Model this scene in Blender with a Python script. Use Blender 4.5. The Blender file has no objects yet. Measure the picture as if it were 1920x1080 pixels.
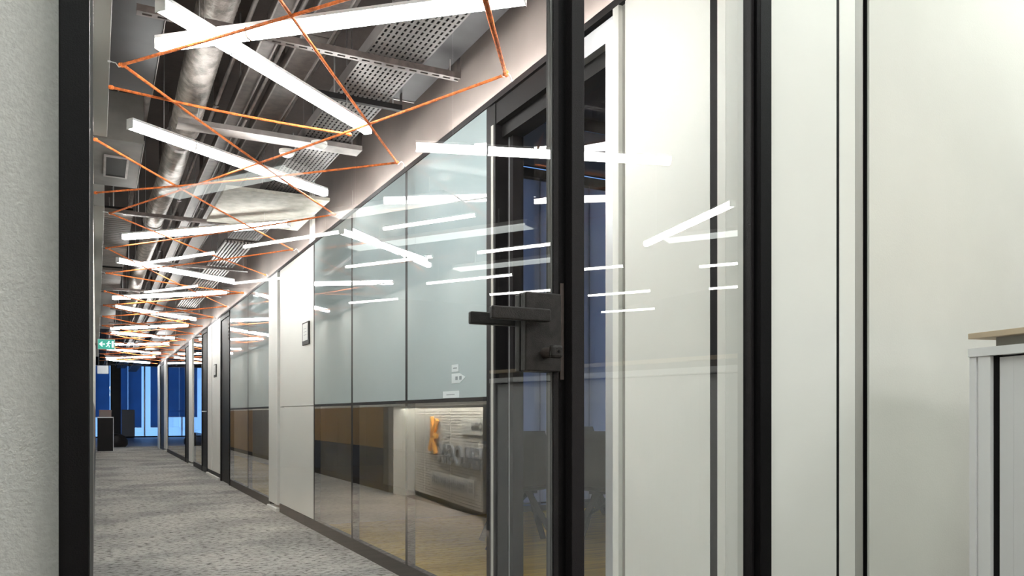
import bpy, math, random
from mathutils import Vector, Matrix
random.seed(4)
S = bpy.context.scene
COL = S.collection
PI = math.pi

# ------------------------------------------------------------------ camera, world, exposure
YAW = math.atan(779/1500)
cd = bpy.data.cameras.new('camera'); cam = bpy.data.objects.new('camera', cd); COL.objects.link(cam)
cam.location = (0, 0, 1.0); cam.rotation_euler = (PI/2, 0, -YAW)
cd.sensor_width = 36; cd.lens = 1500/1920*36; cd.shift_y = (777-540)/1920
cd.clip_start = 0.05; cd.clip_end = 300
S.camera = cam
S.view_settings.view_transform = 'Standard'; S.view_settings.look = 'None'
S.view_settings.gamma = 1; S.view_settings.use_curve_mapping = False
S.view_settings.exposure = 1.0
S.cycles.max_bounces = 10; S.cycles.transparent_max_bounces = 24
S.cycles.diffuse_bounces = 5; S.cycles.glossy_bounces = 5
S.cycles.caustics_reflective = False; S.cycles.caustics_refractive = False
S.cycles.sample_clamp_indirect = 6
w = bpy.data.worlds.new('dusk_sky'); S.world = w; w.use_nodes = True
nt = w.node_tree; nt.nodes.clear()
tc = nt.nodes.new('ShaderNodeTexCoord'); sp = nt.nodes.new('ShaderNodeSeparateXYZ'); cr = nt.nodes.new('ShaderNodeValToRGB')
bg = nt.nodes.new('ShaderNodeBackground'); wo = nt.nodes.new('ShaderNodeOutputWorld')
nt.links.new(tc.outputs['Generated'], sp.inputs[0]); nt.links.new(sp.outputs['Z'], cr.inputs[0])
nt.links.new(cr.outputs[0], bg.inputs[0]); nt.links.new(bg.outputs[0], wo.inputs[0])
cr.color_ramp.elements[0].color = (.20, .42, .90, 1); cr.color_ramp.elements[0].position = 0
cr.color_ramp.elements[1].color = (.06, .16, .48, 1); cr.color_ramp.elements[1].position = .9
bg.inputs[1].default_value = 1.0
TUBE_W = 28.0     # radiance of the lit tubes
OFFICE_W = 14.0   # radiance of the office lamps
PANEL_W = 12.5     # radiance of the flat office light panels and the added overhead ones

# ------------------------------------------------------------------ materials
def mat(name, col, rough=.6, metal=0., var=0., scale=8., bump=0., bscale=60., emit=None, strength=0., stretch=(1, 1, 1), spec=.5, dark=None):
    m = bpy.data.materials.new(name); m.use_nodes = True
    n = m.node_tree.nodes; l = m.node_tree.links; p = n['Principled BSDF']
    p.inputs['Base Color'].default_value = (*col, 1); p.inputs['Roughness'].default_value = rough
    p.inputs['Metallic'].default_value = metal; p.inputs['Specular IOR Level'].default_value = spec
    if var > 0 or bump > 0:
        t = n.new('ShaderNodeTexCoord'); mp = n.new('ShaderNodeMapping'); mp.inputs['Scale'].default_value = stretch
        l.new(t.outputs['Object'], mp.inputs[0])
    if var > 0:
        nz = n.new('ShaderNodeTexNoise'); nz.inputs['Scale'].default_value = scale; nz.inputs['Detail'].default_value = 5
        l.new(mp.outputs[0], nz.inputs['Vector'])
        r = n.new('ShaderNodeValToRGB'); d = dark or tuple(c*(1-var) for c in col)
        r.color_ramp.elements[0].position = .38; r.color_ramp.elements[1].position = .62
        r.color_ramp.elements[0].color = (*d, 1); r.color_ramp.elements[1].color = (*[min(1, c*(1+var*.5)) for c in col], 1)
        l.new(nz.outputs['Fac'], r.inputs[0]); l.new(r.outputs[0], p.inputs['Base Color'])
    if bump > 0:
        nb = n.new('ShaderNodeTexNoise'); nb.inputs['Scale'].default_value = bscale; nb.inputs['Detail'].default_value = 3
        l.new(mp.outputs[0], nb.inputs['Vector'])
        b = n.new('ShaderNodeBump'); b.inputs['Strength'].default_value = bump; b.inputs['Distance'].default_value = .01
        l.new(nb.outputs['Fac'], b.inputs['Height']); l.new(b.outputs[0], p.inputs['Normal'])
    if emit:
        p.inputs['Emission Color'].default_value = (*emit, 1); p.inputs['Emission Strength'].default_value = strength
    return m

def glass_mat(name, tint=(1, 1, 1), ior=1.5, gain=1.0):
    """thin architectural pane: clear, with the mirror image of both faces on its front face"""
    m = bpy.data.materials.new(name); m.use_nodes = True
    n = m.node_tree.nodes; l = m.node_tree.links; n.clear()
    out = n.new('ShaderNodeOutputMaterial'); fr = n.new('ShaderNodeFresnel'); fr.inputs[0].default_value = ior
    g = n.new('ShaderNodeNewGeometry')
    a = n.new('ShaderNodeMath'); a.operation = 'MULTIPLY'; a.inputs[1].default_value = 2*gain
    b = n.new('ShaderNodeMath'); b.operation = 'ADD'; b.inputs[1].default_value = 1
    c = n.new('ShaderNodeMath'); c.operation = 'DIVIDE'
    inv = n.new('ShaderNodeMath'); inv.operation = 'SUBTRACT'; inv.inputs[0].default_value = 1
    fac = n.new('ShaderNodeMath'); fac.operation = 'MULTIPLY'; fac.use_clamp = True
    l.new(fr.outputs[0], a.inputs[0]); l.new(fr.outputs[0], b.inputs[0]); l.new(a.outputs[0], c.inputs[0]); l.new(b.outputs[0], c.inputs[1])
    l.new(g.outputs['Backfacing'], inv.inputs[1]); l.new(c.outputs[0], fac.inputs[0]); l.new(inv.outputs[0], fac.inputs[1])
    tr = n.new('ShaderNodeBsdfTransparent'); tr.inputs[0].default_value = (*tint, 1)
    gl = n.new('ShaderNodeBsdfGlossy'); gl.inputs['Roughness'].default_value = 0.0; gl.inputs[0].default_value = (1, 1, 1, 1)
    mx = n.new('ShaderNodeMixShader'); l.new(fac.outputs[0], mx.inputs[0]); l.new(tr.outputs[0], mx.inputs[1]); l.new(gl.outputs[0], mx.inputs[2])
    l.new(mx.outputs[0], out.inputs[0])
    return m

def blind_mat(name, col):
    m = bpy.data.materials.new(name); m.use_nodes = True
    n = m.node_tree.nodes; l = m.node_tree.links; n.clear()
    out = n.new('ShaderNodeOutputMaterial'); t = n.new('ShaderNodeBsdfTranslucent'); d = n.new('ShaderNodeBsdfDiffuse')
    nz = n.new('ShaderNodeTexNoise'); nz.inputs['Scale'].default_value = 1.2; tc = n.new('ShaderNodeTexCoord'); l.new(tc.outputs['Object'], nz.inputs['Vector'])
    r = n.new('ShaderNodeValToRGB'); r.color_ramp.elements[0].color = (*[c*.8 for c in col], 1); r.color_ramp.elements[1].color = (*[min(1, c*1.2) for c in col], 1)
    l.new(nz.outputs['Fac'], r.inputs[0]); l.new(r.outputs[0], t.inputs[0]); d.inputs[0].default_value = (*[c*.25 for c in col], 1)
    a = n.new('ShaderNodeAddShader'); l.new(t.outputs[0], a.inputs[0]); l.new(d.outputs[0], a.inputs[1]); l.new(a.outputs[0], out.inputs[0])
    return m

M = {}
M['black'] = mat('black_powder_coat', (.0035, .003, .0035), .5, bump=.15, bscale=400, spec=.12)
M['charcoal'] = mat('charcoal_powder_coat', (.014, .012, .013), .5, bump=.15, bscale=400, spec=.15)
M['gasket'] = mat('grey_gasket', (.12, .12, .12), .25)
M['handle'] = mat('dark_bronze_coat', (.022, .019, .018), .42, var=.25, scale=60, bump=.2, bscale=500, spec=.2)
M['white'] = mat('white_laminate', (.79, .785, .74), .45, var=.03, scale=2)
M['offwhite'] = mat('off_white_plaster', (.72, .71, .66), .8, var=.03, scale=3, bump=.05, bscale=200)
M['officewall'] = mat('dim_office_wall', (.10, .10, .10), .8)
M['plaster'] = mat('grey_plaster', (.50, .49, .47), .85, var=.07, scale=90, bump=.35, bscale=180)
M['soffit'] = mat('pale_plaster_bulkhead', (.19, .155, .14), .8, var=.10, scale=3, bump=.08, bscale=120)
M['grey_trim'] = mat('grey_trim', (.38, .37, .34), .5)
M['cornice'] = mat('grey_cornice', (.17, .165, .155), .5)
M['silver'] = mat('brushed_aluminium', (.55, .56, .58), .35, .6)
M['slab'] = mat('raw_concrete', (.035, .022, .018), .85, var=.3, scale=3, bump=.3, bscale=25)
M['skirt'] = mat('dark_skirting', (.016, .013, .012), .5, spec=.2)
M['carpet'] = None
M['ochre'] = mat('ochre_floor', (.95, .60, .06), .6, var=.22, scale=6, stretch=(.3, 4, 1), bump=.1, bscale=200)
M['endfloor'] = mat('pale_floor', (.36, .38, .42), .4, var=.15, scale=2)
M['glass'] = glass_mat('clear_glass', (.97, .985, .98), gain=1.7)
M['partglass'] = glass_mat('grey_tinted_glass', (.90, .90, .90), gain=1.1)
M['doorglass'] = glass_mat('coated_door_glass', (.96, .96, .96), gain=.3)
M['glassedge'] = mat('green_glass_edge', (.45, .52, .50), .15)
M['backpaint'] = mat('back_painted_pale_blue_glass', (.36, .43, .445), .02, var=.04, scale=1.5, spec=.75)
M['duct'] = mat('flexible_foil_duct', (.28, .245, .225), .4, .45, var=.5, scale=14, bump=.5, bscale=60)
M['galv'] = mat('galvanised_steel', (.08, .062, .056), .45, .4, var=.35, scale=20)
M['galvpale'] = mat('pale_galvanised_steel', (.22, .195, .185), .5, .3, var=.2, scale=12)
M['tray'] = mat('perforated_grey_steel', (.085, .075, .072), .5, .2, var=.12, scale=10)
M['cable'] = mat('near_black_fill', (.003, .003, .003), .8, spec=.05)  # near black, puts the tray interior's shade into the colour
M['slate'] = mat('slate_grey_panel', (.018, .017, .019), .5, var=.3, spec=.2, scale=6)
M['ventbox'] = mat('grey_vent_box', (.08, .073, .066), .6, var=.2, scale=8)
M['ventdark'] = mat('dark_vent_grille', (.006, .006, .005), .6, spec=.1)
M['slatwood'] = mat('grey_brown_slats', (.07, .055, .045), .7, var=.3, scale=10, stretch=(1, 6, 1))
M['tube'] = mat('lit_tube_diffuser', (.9, .9, .9), .5, emit=(1, .985, .965), strength=TUBE_W)
M['office_tube'] = mat('lit_office_diffuser', (.9, .9, .9), .5, emit=(1, .985, .95), strength=OFFICE_W)
M['office_panel'] = mat('lit_office_panel', (.9, .9, .9), .5, emit=(.93, 1, .95), strength=PANEL_W)
M['pale_panel'] = mat('dimmed_office_panel', (.9, .9, .9), .5, emit=(.93, 1, .95), strength=1.4)
M['led'] = mat('lit_led_strip', (.9, .9, .9), .5, emit=(1, .98, .88), strength=430)
M['housing'] = mat('white_lamp_housing', (.6, .6, .6), .4)
M['rope'] = mat('orange_braided_rope', (.80, .19, .035), .7, var=.35, scale=50, bump=.8, bscale=160)
M['wire'] = mat('steel_wire', (.55, .55, .55), .3, .8)
M['green'] = mat('exit_sign_green', (.01, .16, .12), .5, emit=(.01, .30, .22), strength=.5)
M['signwhite'] = mat('exit_sign_white', (.8, .9, .88), .5, emit=(.7, 1, .95), strength=.7)
M['blind'] = blind_mat('added_blue_blind', (.17, .29, .42))
M['blind2'] = blind_mat('added_slate_blind', (.55, .45, .42))
M['blind3'] = blind_mat('added_upper_blind', (.24, .19, .16))
M['chair'] = mat('dark_grey_shell', (.055, .052, .050), .55)
M['chairleg'] = mat('dark_brown_leg', (.028, .025, .024), .5)
M['tabletop'] = mat('white_tabletop', (.75, .76, .78), .4)
M['wood'] = mat('brown_oak_panel', (.36, .215, .085), .5, var=.15, scale=4, stretch=(6, 6, .6))
M['greypanel'] = mat('grey_wall_panel', (.16, .155, .15), .6)
M['navy'] = mat('navy_upholstery', (.028, .035, .055), .8, bump=.3, bscale=200)
M['dgrey'] = mat('dark_grey_slats', (.085, .082, .085), .6)
M['rib'] = mat('pale_grey_ribbed_board', (.75, .73, .68), .5)
M['desktop'] = mat('grey_counter_top', (.20, .18, .16), .4)
M['deskslate'] = mat('slate_end_panel', (.055, .055, .075), .5)
M['deskwhite'] = mat('white_counter_side', (.74, .74, .70), .5)
M['orange'] = mat('orange_star', (.90, .42, .07), .4)
M['letter'] = mat('graphite_letters', (.07, .075, .085), .4)
M['letterblack'] = mat('black_print', (.01, .01, .01), .4)
M['plate'] = mat('pale_sign_plate', (.66, .66, .63), .4)
M['platedark'] = mat('mid_grey_sign_field', (.30, .30, .30), .4)
M['cabinet'] = mat('pale_grey_cabinet', (.86, .855, .865), .45)
M['tambour'] = mat('pale_grey_tambour', (.78, .775, .785), .5)
M['oakboard'] = mat('beige_board', (.60, .48, .34), .5, var=.1, scale=6, stretch=(1, 12, 1))
M['boardgrey'] = mat('grey_recess_board', (.25, .235, .21), .5)
M['paper'] = mat('white_sticker', (.62, .68, .70), .5)
M['print'] = mat('grey_print', (.20, .23, .25), .5)
M['farbox'] = mat('black_counter', (.008, .006, .006), .4, var=.4, scale=5, spec=.15)
M['fargrey'] = mat('warm_grey_cabinet', (.42, .37, .32), .6)
M['cardboard'] = mat('taupe_carton', (.25, .19, .17), .7)
M['leaf'] = mat('dark_leaf', (.02, .028, .02), .6)

def carpet():
    m = bpy.data.materials.new('grey_mottled_carpet'); m.use_nodes = True
    n = m.node_tree.nodes; l = m.node_tree.links; p = n['Principled BSDF']; p.inputs['Roughness'].default_value = .95; p.inputs['Specular IOR Level'].default_value = .1
    t = n.new('ShaderNodeTexCoord')
    def noise(scale, st, det=4):
        mp = n.new('ShaderNodeMapping'); mp.inputs['Scale'].default_value = st; l.new(t.outputs['Object'], mp.inputs[0])
        z = n.new('ShaderNodeTexNoise'); z.inputs['Scale'].default_value = scale; z.inputs['Detail'].default_value = det; z.inputs['Roughness'].default_value = .65
        l.new(mp.outputs[0], z.inputs['Vector']); return z
    a = noise(34, (.55, 1.5, 1)); b = noise(1.1, (.8, .9, 1), 2); c = noise(150, (1, 1, 1), 2)
    r = n.new('ShaderNodeValToRGB'); r.color_ramp.elements[0].position = .38; r.color_ramp.elements[0].color = (.04, .037, .035, 1)
    r.color_ramp.elements[1].position = .52; r.color_ramp.elements[1].color = (.53, .52, .505, 1)
    e = r.color_ramp.elements.new(.44); e.color = (.34, .335, .32, 1)
    l.new(a.outputs['Fac'], r.inputs[0])
    r2 = n.new('ShaderNodeValToRGB'); r2.color_ramp.elements[0].position = .40; r2.color_ramp.elements[0].color = (.72, .72, .72, 1)
    r2.color_ramp.elements[1].position = .58; r2.color_ramp.elements[1].color = (1.1, 1.08, 1.05, 1); l.new(b.outputs['Fac'], r2.inputs[0])
    mx = n.new('ShaderNodeMixRGB'); mx.blend_type = 'MULTIPLY'; mx.inputs[0].default_value = 1
    l.new(r.outputs[0], mx.inputs[1]); l.new(r2.outputs[0], mx.inputs[2]); l.new(mx.outputs[0], p.inputs['Base Color'])
    bp = n.new('ShaderNodeBump'); bp.inputs['Strength'].default_value = .6; bp.inputs['Distance'].default_value = .01
    l.new(c.outputs['Fac'], bp.inputs['Height']); l.new(bp.outputs[0], p.inputs['Normal'])
    return m
M['carpet'] = carpet()

# ------------------------------------------------------------------ mesh helpers
class MB:
    def __init__(s): s.v = []; s.f = []
    def add(s, vs, fs):
        o = len(s.v); s.v += [tuple(v) for v in vs]; s.f += [tuple(i+o for i in f) for f in fs]; return s
    def box(s, x0, x1, y0, y1, z0, z1):
        if x0 > x1: x0, x1 = x1, x0
        if y0 > y1: y0, y1 = y1, y0
        if z0 > z1: z0, z1 = z1, z0
        return s.add([(x0,y0,z0),(x1,y0,z0),(x1,y1,z0),(x0,y1,z0),(x0,y0,z1),(x1,y0,z1),(x1,y1,z1),(x0,y1,z1)],
                     [(0,3,2,1),(4,5,6,7),(0,1,5,4),(1,2,6,5),(2,3,7,6),(3,0,4,7)])
    def bar(s, a, b, wd, th, up=(0, 0, 1)):
        a = Vector(a); b = Vector(b); d = (b-a).normalized(); u = Vector(up)
        x = d.cross(u)
        if x.length < 1e-4: x = d.cross(Vector((1, 0, 0)))
        x.normalize(); u = x.cross(d); x = x*wd/2; u = u*th/2
        return s.add([a-x-u, a+x-u, a+x+u, a-x+u, b-x-u, b+x-u, b+x+u, b-x+u],
                     [(0,3,2,1),(4,5,6,7),(0,1,5,4),(1,2,6,5),(2,3,7,6),(3,0,4,7)][0:0] + [(0,1,2,3),(7,6,5,4),(4,5,1,0),(5,6,2,1),(6,7,3,2),(7,4,0,3)])
    def tube(s, pts, r, n=8, cap=True):
        pts = [Vector(p) for p in pts]; rs = r if isinstance(r, (list, tuple)) else [r]*len(pts)
        rings = []; prev = None
        for i, p in enumerate(pts):
            d = (pts[min(i+1, len(pts)-1)]-pts[max(i-1, 0)]).normalized()
            ref = prev if prev is not None else (Vector((0, 0, 1)) if abs(d.z) < .9 else Vector((1, 0, 0)))
            x = ref-d*ref.dot(d)
            if x.length < 1e-5: x = d.orthogonal()
            x.normalize(); prev = x; y = d.cross(x)
            rings.append([p+(x*math.cos(2*PI*k/n)+y*math.sin(2*PI*k/n))*rs[i] for k in range(n)])
        o = len(s.v)
        for rg in rings: s.v += [tuple(v) for v in rg]
        for i in range(len(rings)-1):
            for k in range(n):
                s.f.append((o+i*n+k, o+i*n+(k+1) % n, o+(i+1)*n+(k+1) % n, o+(i+1)*n+k))
        if cap:
            s.f.append(tuple(o+k for k in reversed(range(n)))); s.f.append(tuple(o+(len(rings)-1)*n+k for k in range(n)))
        return s
    def prism(s, poly, y0, y1, axis='y'):
        """extrude a 2-D outline; axis y: poly is (x,z)"""
        n = len(poly); f = {'y': lambda p, t: (p[0], t, p[1]), 'z': lambda p, t: (p[0], p[1], t), 'x': lambda p, t: (t, p[0], p[1])}[axis]
        o = len(s.v); s.v += [f(p, y0) for p in poly]+[f(p, y1) for p in poly]
        s.f.append(tuple(o+i for i in range(n))); s.f.append(tuple(o+n+i for i in reversed(range(n))))
        for i in range(n): j = (i+1) % n; s.f.append((o+i, o+n+i, o+n+j, o+j))
        return s

def obj(name, mb, m, parent=None, bevel=0, smooth=False, kind=None, label=None):
    me = bpy.data.meshes.new(name); me.from_pydata(mb.v, [], mb.f); me.validate()
    bm_fix(me)
    if smooth:
        for p in me.polygons: p.use_smooth = True
    me.materials.append(M[m] if isinstance(m, str) else m)
    o = bpy.data.objects.new(name, me); COL.objects.link(o)
    if parent: o.parent = parent
    if bevel:
        b = o.modifiers.new('bevel', 'BEVEL'); b.width = bevel; b.segments = 2; b.limit_method = 'ANGLE'
    if kind: o['kind'] = kind
    if label: o['label'] = label
    return o

import bmesh
def bm_fix(me):
    b = bmesh.new(); b.from_mesh(me); bmesh.ops.recalc_face_normals(b, faces=b.faces); b.to_mesh(me); b.free()

def box(name, m, x0, x1, y0, y1, z0, z1, parent=None, **k):
    return obj(name, MB().box(x0, x1, y0, y1, z0, z1), m, parent, **k)
def root(name, loc=(0, 0, 0), rz=0, kind=None):
    o = bpy.data.objects.new(name, None); COL.objects.link(o); o.location = loc; o.rotation_euler = (0, 0, rz); o.empty_display_size = .1
    if kind: o['kind'] = kind
    return o
def tag(o, label, cat, group=None):
    o['label'] = label; o['category'] = cat
    if group: o['group'] = group
    return o
def dup(r, loc, rz, label, group=None, sx=None):
    c = r.copy(); COL.objects.link(c); c.location = loc; c.rotation_euler = (0, 0, rz); c['label'] = label
    if group: c['group'] = group
    if sx: c.scale = (sx, 1, 1)
    for ch in list(r.children):
        d = ch.copy(); COL.objects.link(d); d.parent = c
        for g in list(ch.children):
            e = g.copy(); COL.objects.link(e); e.parent = d
    return c

def text_part(s, size, depth, m, parent, loc, name='lettering', width=None, mirror=False, bold=0):
    cu = bpy.data.curves.new('t', 'FONT'); cu.body = s; cu.size = size; cu.extrude = depth; cu.offset = bold; cu.resolution_u = 3
    t = bpy.data.objects.new('t', cu); COL.objects.link(t); bpy.context.view_layer.update()
    me = bpy.data.meshes.new_from_object(t.evaluated_get(bpy.context.evaluated_depsgraph_get()))
    bpy.data.objects.remove(t)
    xs = [v.co.x for v in me.vertices]; x0, x1 = min(xs), max(xs)
    k = (width/(x1-x0)) if width else 1
    for v in me.vertices: v.co = ((v.co.x-x0)*k, -v.co.z, v.co.y)
    me.materials.clear(); me.materials.append(M[m])
    o = bpy.data.objects.new(name, me); COL.objects.link(o); o.parent = parent; o.location = loc
    return o

# ------------------------------------------------------------------ setting: floors, slabs
ZW = 2.477       # top of the glazed partition
XR = 1.659       # face of the partition
box('floor', mat('taupe_office_carpet', (.17, .14, .115), .95, var=.35, scale=5, stretch=(.4, 3, 1), spec=.1), -2.6, 10, -12.2, 1.494, -.1, 0, kind='structure')
box('floor', 'carpet', -2.6, 3.1, 1.494, 27.5, -.1, 0, kind='structure')
box('floor', 'carpet', 3.1, 6.2, 1.75, 7.3, -.1, 0, kind='structure')
box('floor', 'endfloor', -3, 7, 27.5, 38.7, -.1, -.001, kind='structure')
box('floor', 'ochre', XR+.14, 6.1, 1.75, 7.3, 0, .004, kind='structure')
box('floor', 'ochre', XR+.14, 3.0, 7.3, 27.4, 0, .004, kind='structure')
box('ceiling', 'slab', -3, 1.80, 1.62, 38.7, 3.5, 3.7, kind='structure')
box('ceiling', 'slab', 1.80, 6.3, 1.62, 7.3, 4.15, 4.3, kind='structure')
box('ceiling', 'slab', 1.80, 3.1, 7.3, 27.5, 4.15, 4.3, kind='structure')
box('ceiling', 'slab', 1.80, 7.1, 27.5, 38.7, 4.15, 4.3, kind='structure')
box('ceiling', mat('office_ceiling', (.055, .05, .05), .8), -2.6, 10, -12.2, 1.5, 3.3, 3.5, kind='structure')

# office shell round the camera (mostly seen mirrored in the glass)
box('wall_back', 'officewall', -2.6, 10, -12.3, -12.2, 0, 3.3, kind='structure')
box('wall_office_left', 'offwhite', -2.7, -2.6, -12.2, 1.5, 0, 3.3, kind='structure')
box('wall_office_right', 'officewall', 10, 10.1, -12.2, 1.5, 0, 3.3, kind='structure')

# front wall in the plane of the glass door
wf = root('wall_front', kind='structure')
box('plaster_wall', 'plaster', -2.6, -.053, 1.5, 1.62, 0, 3.5, wf)
box('lintel', 'offwhite', -.053, 1.48, 1.5, 1.62, 2.46, 3.5, wf)
box('white_panel', 'white', 1.4785, 1.751, 1.494, 1.62, 0, 3.5, wf, bevel=.001)
box('joint_backing', 'black', 1.751, 1.762, 1.4955, 1.62, 0, 3.5, wf)
box('white_strip', 'white', 1.762, 1.823, 1.494, 1.62, 0, 3.5, wf, bevel=.001)
q = MB(); pr = [(1.823, 1.494)]+[(1.823+.050*math.sin(a), 1.494+.020*(1-math.cos(a))) for a in [i*PI/2/10 for i in range(1, 11)]]+[(1.873, 1.60), (1.823, 1.60)]
q.prism(pr, 0, 3.5, 'z'); obj('rounded_post', q, 'grey_trim', wf)
box('joint_backing', 'black', 1.8735, 1.8785, 1.500, 1.62, 0, 3.5, wf)
box('plaster_wall', 'offwhite', 1.879, 10, 1.494, 1.62, 0, 3.5, wf)

# front door leaf, its frame and side pane
d1 = root('door_1', (0, 1.5, 0), kind='structure')
box('door_jamb', 'black', -.053, -.010, -.055, .05, 0, 2.46, d1, bevel=.002)
box('gasket', 'gasket', -.0095, -.005, -.012, .012, 0, 2.40, d1)
box('glass_pane', 'glass', -.005, .870, -.005, .005, .012, 2.40, d1)
box('glass_edge', 'gasket', .8705, .8735, -.007, .007, .012, 2.40, d1)
box('closing_stile', 'charcoal', .874, .886, -.012, .02, .012, 2.40, d1)
box('closing_stile', 'black', .8865, .909, -.004, .03, .012, 2.40, d1)
box('strike_plate', 'galv', .893, .903, -.0075, -.0045, 1.075, 1.285, d1, bevel=.001)
box('door_mullion', 'charcoal', .909, .941, -.03, .05, 0, 2.40, d1, bevel=.0015)
box('door_head', 'black', -.010, .909, -.03, .05, 2.405, 2.46, d1)
lk = box('lock_plate', 'handle', .797, .884, -.028, -.0055, 1.091, 1.258, d1, bevel=.003)
box('lock_plate', 'handle', .800, .884, .0055, .028, 1.091, 1.258, d1, bevel=.003)
# lever handles: neck out of the plate and flat bar turned towards the hinge side
for sgn, x1, nm in ((-1, .704, 'lever_handle'), (1, .704, 'lever_handle')):
    m_ = MB(); yb = .052*sgn; ya = .0285*sgn
    m_.tube([(.826, ya, 1.206), (.826, yb*.9, 1.206)], .0095, 14)
    m_.box(x1, .840, yb-.0075, yb+.0075, 1.1925, 1.2195)
    obj(nm, m_, 'handle', lk, bevel=.003)
m_ = MB(); m_.tube([(.843, -.0285, 1.130), (.843, -.066, 1.130)], .0115, 20)
obj('thumb_turn', m_, 'galv', lk)
m_ = MB(); m_.box(.829, .857, -.082, -.066, 1.116, 1.144); obj('thumb_turn_knob', m_, 'handle', lk, bevel=.006)
m_ = MB(); m_.tube([(.845, -.0825, 1.130), (.845, -.0845, 1.130)], .003, 10); obj('key_hole', m_, 'black', lk)

w1 = root('window_1', (0, 1.5, 0), kind='structure')
box('glass_pane', 'glass', .9415, 1.4285, -.005, .005, .03, 2.40, w1)
box('sill_profile', 'black', .9415, 1.429, -.03, .05, 0, .03, w1)
box('head_profile', 'black', .9415, 1.429, -.03, .05, 2.405, 2.46, w1)
box('window_frame', 'black', 1.440, 1.4775, -.045, .004, 0, 2.46, w1, bevel=.002)
box('window_frame', 'charcoal', 1.429, 1.4395, -.025, .004, 0, 2.46, w1, bevel=.002)

# ------------------------------------------------------------------ corridor partition (wall_right)
wr = root('wall_right', (XR, 0, 0), kind='structure')
def seg(name, m, y0, y1, z0, z1, dx=0., th=.03, **k):
    """piece of the partition: face at XR-dx"""
    return box(name, m, -dx, -dx+th, y0, y1, z0, z1, wr, **k)
TR = 1.075
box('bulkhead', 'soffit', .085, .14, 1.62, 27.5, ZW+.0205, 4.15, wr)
M['cove'] = mat('added_cove_glow', (.9, .9, .9), .5, emit=(1, .985, .96), strength=60)  # strip added to wash a soft glow up the bulkhead
seg('added_cove_ledge', 'black', 1.62, 26.4, ZW+.0125, ZW+.02, 0, .085)
y_ = 1.7
while y_ < 26: seg('added_cove_light', 'cove', y_, y_+1.15, ZW+.0205, ZW+.026, -.02, .014); y_ += 1.3
seg('head_profile', 'charcoal', 1.62, 26.4, ZW-.012, ZW+.012, .004, .10)
g = .004
# bays nearest the front door
seg('pale_glass_strip', 'backpaint', 1.62, 1.807, .03, ZW-.014)
seg('groove', 'grey_trim', 1.807, 1.818, .03, ZW-.014, -.012, .02)
seg('white_panel', 'white', 1.818, 1.853, .03, ZW-.014)
seg('black_joint', 'black', 1.853, 1.886, .0, ZW-.014, -.001, .02)
seg('white_panel', 'white', 1.886, 2.327, .03, ZW-.014, bevel=.001)
seg('groove', 'grey_trim', 2.327, 2.359, .0, ZW-.014, -.012, .02)
seg('white_post', 'white', 2.359, 2.395, 0, ZW-.014, .006, .05, bevel=.001)
# white panel with split, narrow post
for z0, z1 in ((.095, TR-.003), (TR+.003, ZW-.014)):
    seg('white_panel', 'white', 6.904, 8.323, z0, z1, bevel=.001)
    seg('white_panel', 'white', 12.765, 13.70, z0, z1, bevel=.001) if z0 < .5 else None
seg('white_panel', 'white', 12.765, 13.70, TR-.003, ZW-.014)
seg('white_panel', 'white', 13.76, 14.30, .095, ZW-.014)
seg('groove', 'grey_trim', 13.70, 13.76, .05, ZW-.014, -.012, .02)
seg('joint_backing', 'black', 8.323, 8.40, .05, ZW-.014, -.02, .02)
seg('white_post', 'white', 8.400, 8.859, .07, ZW-.014, .012, .04, bevel=.001)
seg('post_foot', 'white', 8.38, 8.87, 0, .035, .03, .06, bevel=.002)
for y0, y1 in ((12.765, 13.70), (13.76, 14.30)): seg('post_foot', 'white', y0+.05, y1, 0, .035, .03, .06)
for y0, y1, f_ in ((16.6, 17.19, 1), (23.07, 23.82, 1), (25.6, 26.4, 0)):
    seg('white_post', 'white', y0, y1, .07 if f_ else 0, ZW-.014, .02, .05)
    if f_: seg('post_foot', 'white', y0, y1, 0, .035, .03, .06)
# glazed bays: opaque upper pane, clear lower pane
def bay(y0, y1):
    seg('upper_glass_panel', 'backpaint', y0+.020, y1-.020, TR+.010, ZW-.014, 0, .012)
    seg('lower_glass_panel', 'partglass', y0+.020, y1-.020, .095, TR-.010, 0, .010)
for ys in ([3.44, 4.576, 5.734, 6.883], [8.88, 10.263, 11.745]):
    for a_, b_ in zip(ys[:-1], ys[1:]): bay(a_, b_)
    for y_ in ys: seg('mullion', 'black', y_-.0195, y_+.0195, .09, ZW-.012, .0, .05)
    seg('transom', 'black', ys[0]+.020, ys[-1]-.020, TR-.0095, TR+.0095, .001, .05)
    seg('lower_liner', 'black', ys[0]+.006, ys[-1]-.006, ZW-.014, ZW-.0125, .0, .05)
    box('upper_backing', 'grey_trim', .05, .08, ys[0], ys[-1], TR, ZW-.015, wr)
# clear bays far down
for ys in ([15.18, 16.59], [18.17, 19.7, 21.3, 23.06]):
    for a_, b_ in zip(ys[:-1], ys[1:]):
        seg('clear_glass_panel', 'partglass', a_+.01, b_-.01, .095, ZW-.014, 0, .010)
    for y_ in ys[:1]+ys[-1:]: seg('mullion', 'black', y_-.01, y_+.01, .09, ZW-.012, -.001, .05)
    seg('transom', 'black', ys[0]+.01, ys[-1]-.01, TR-.02, TR+.02, -.011, .03)
bs = root('baseboard_right', (XR, 0, 0), kind='structure')
for y0, y1 in ((1.62, 2.395), (3.36, 8.37), (8.88, 11.76), (12.765, 16.59), (17.2, 23.06), (23.83, 26.4)):
    box('skirting', 'skirt', .004, .05, y0, y1, 0, .088, bs)

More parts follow.
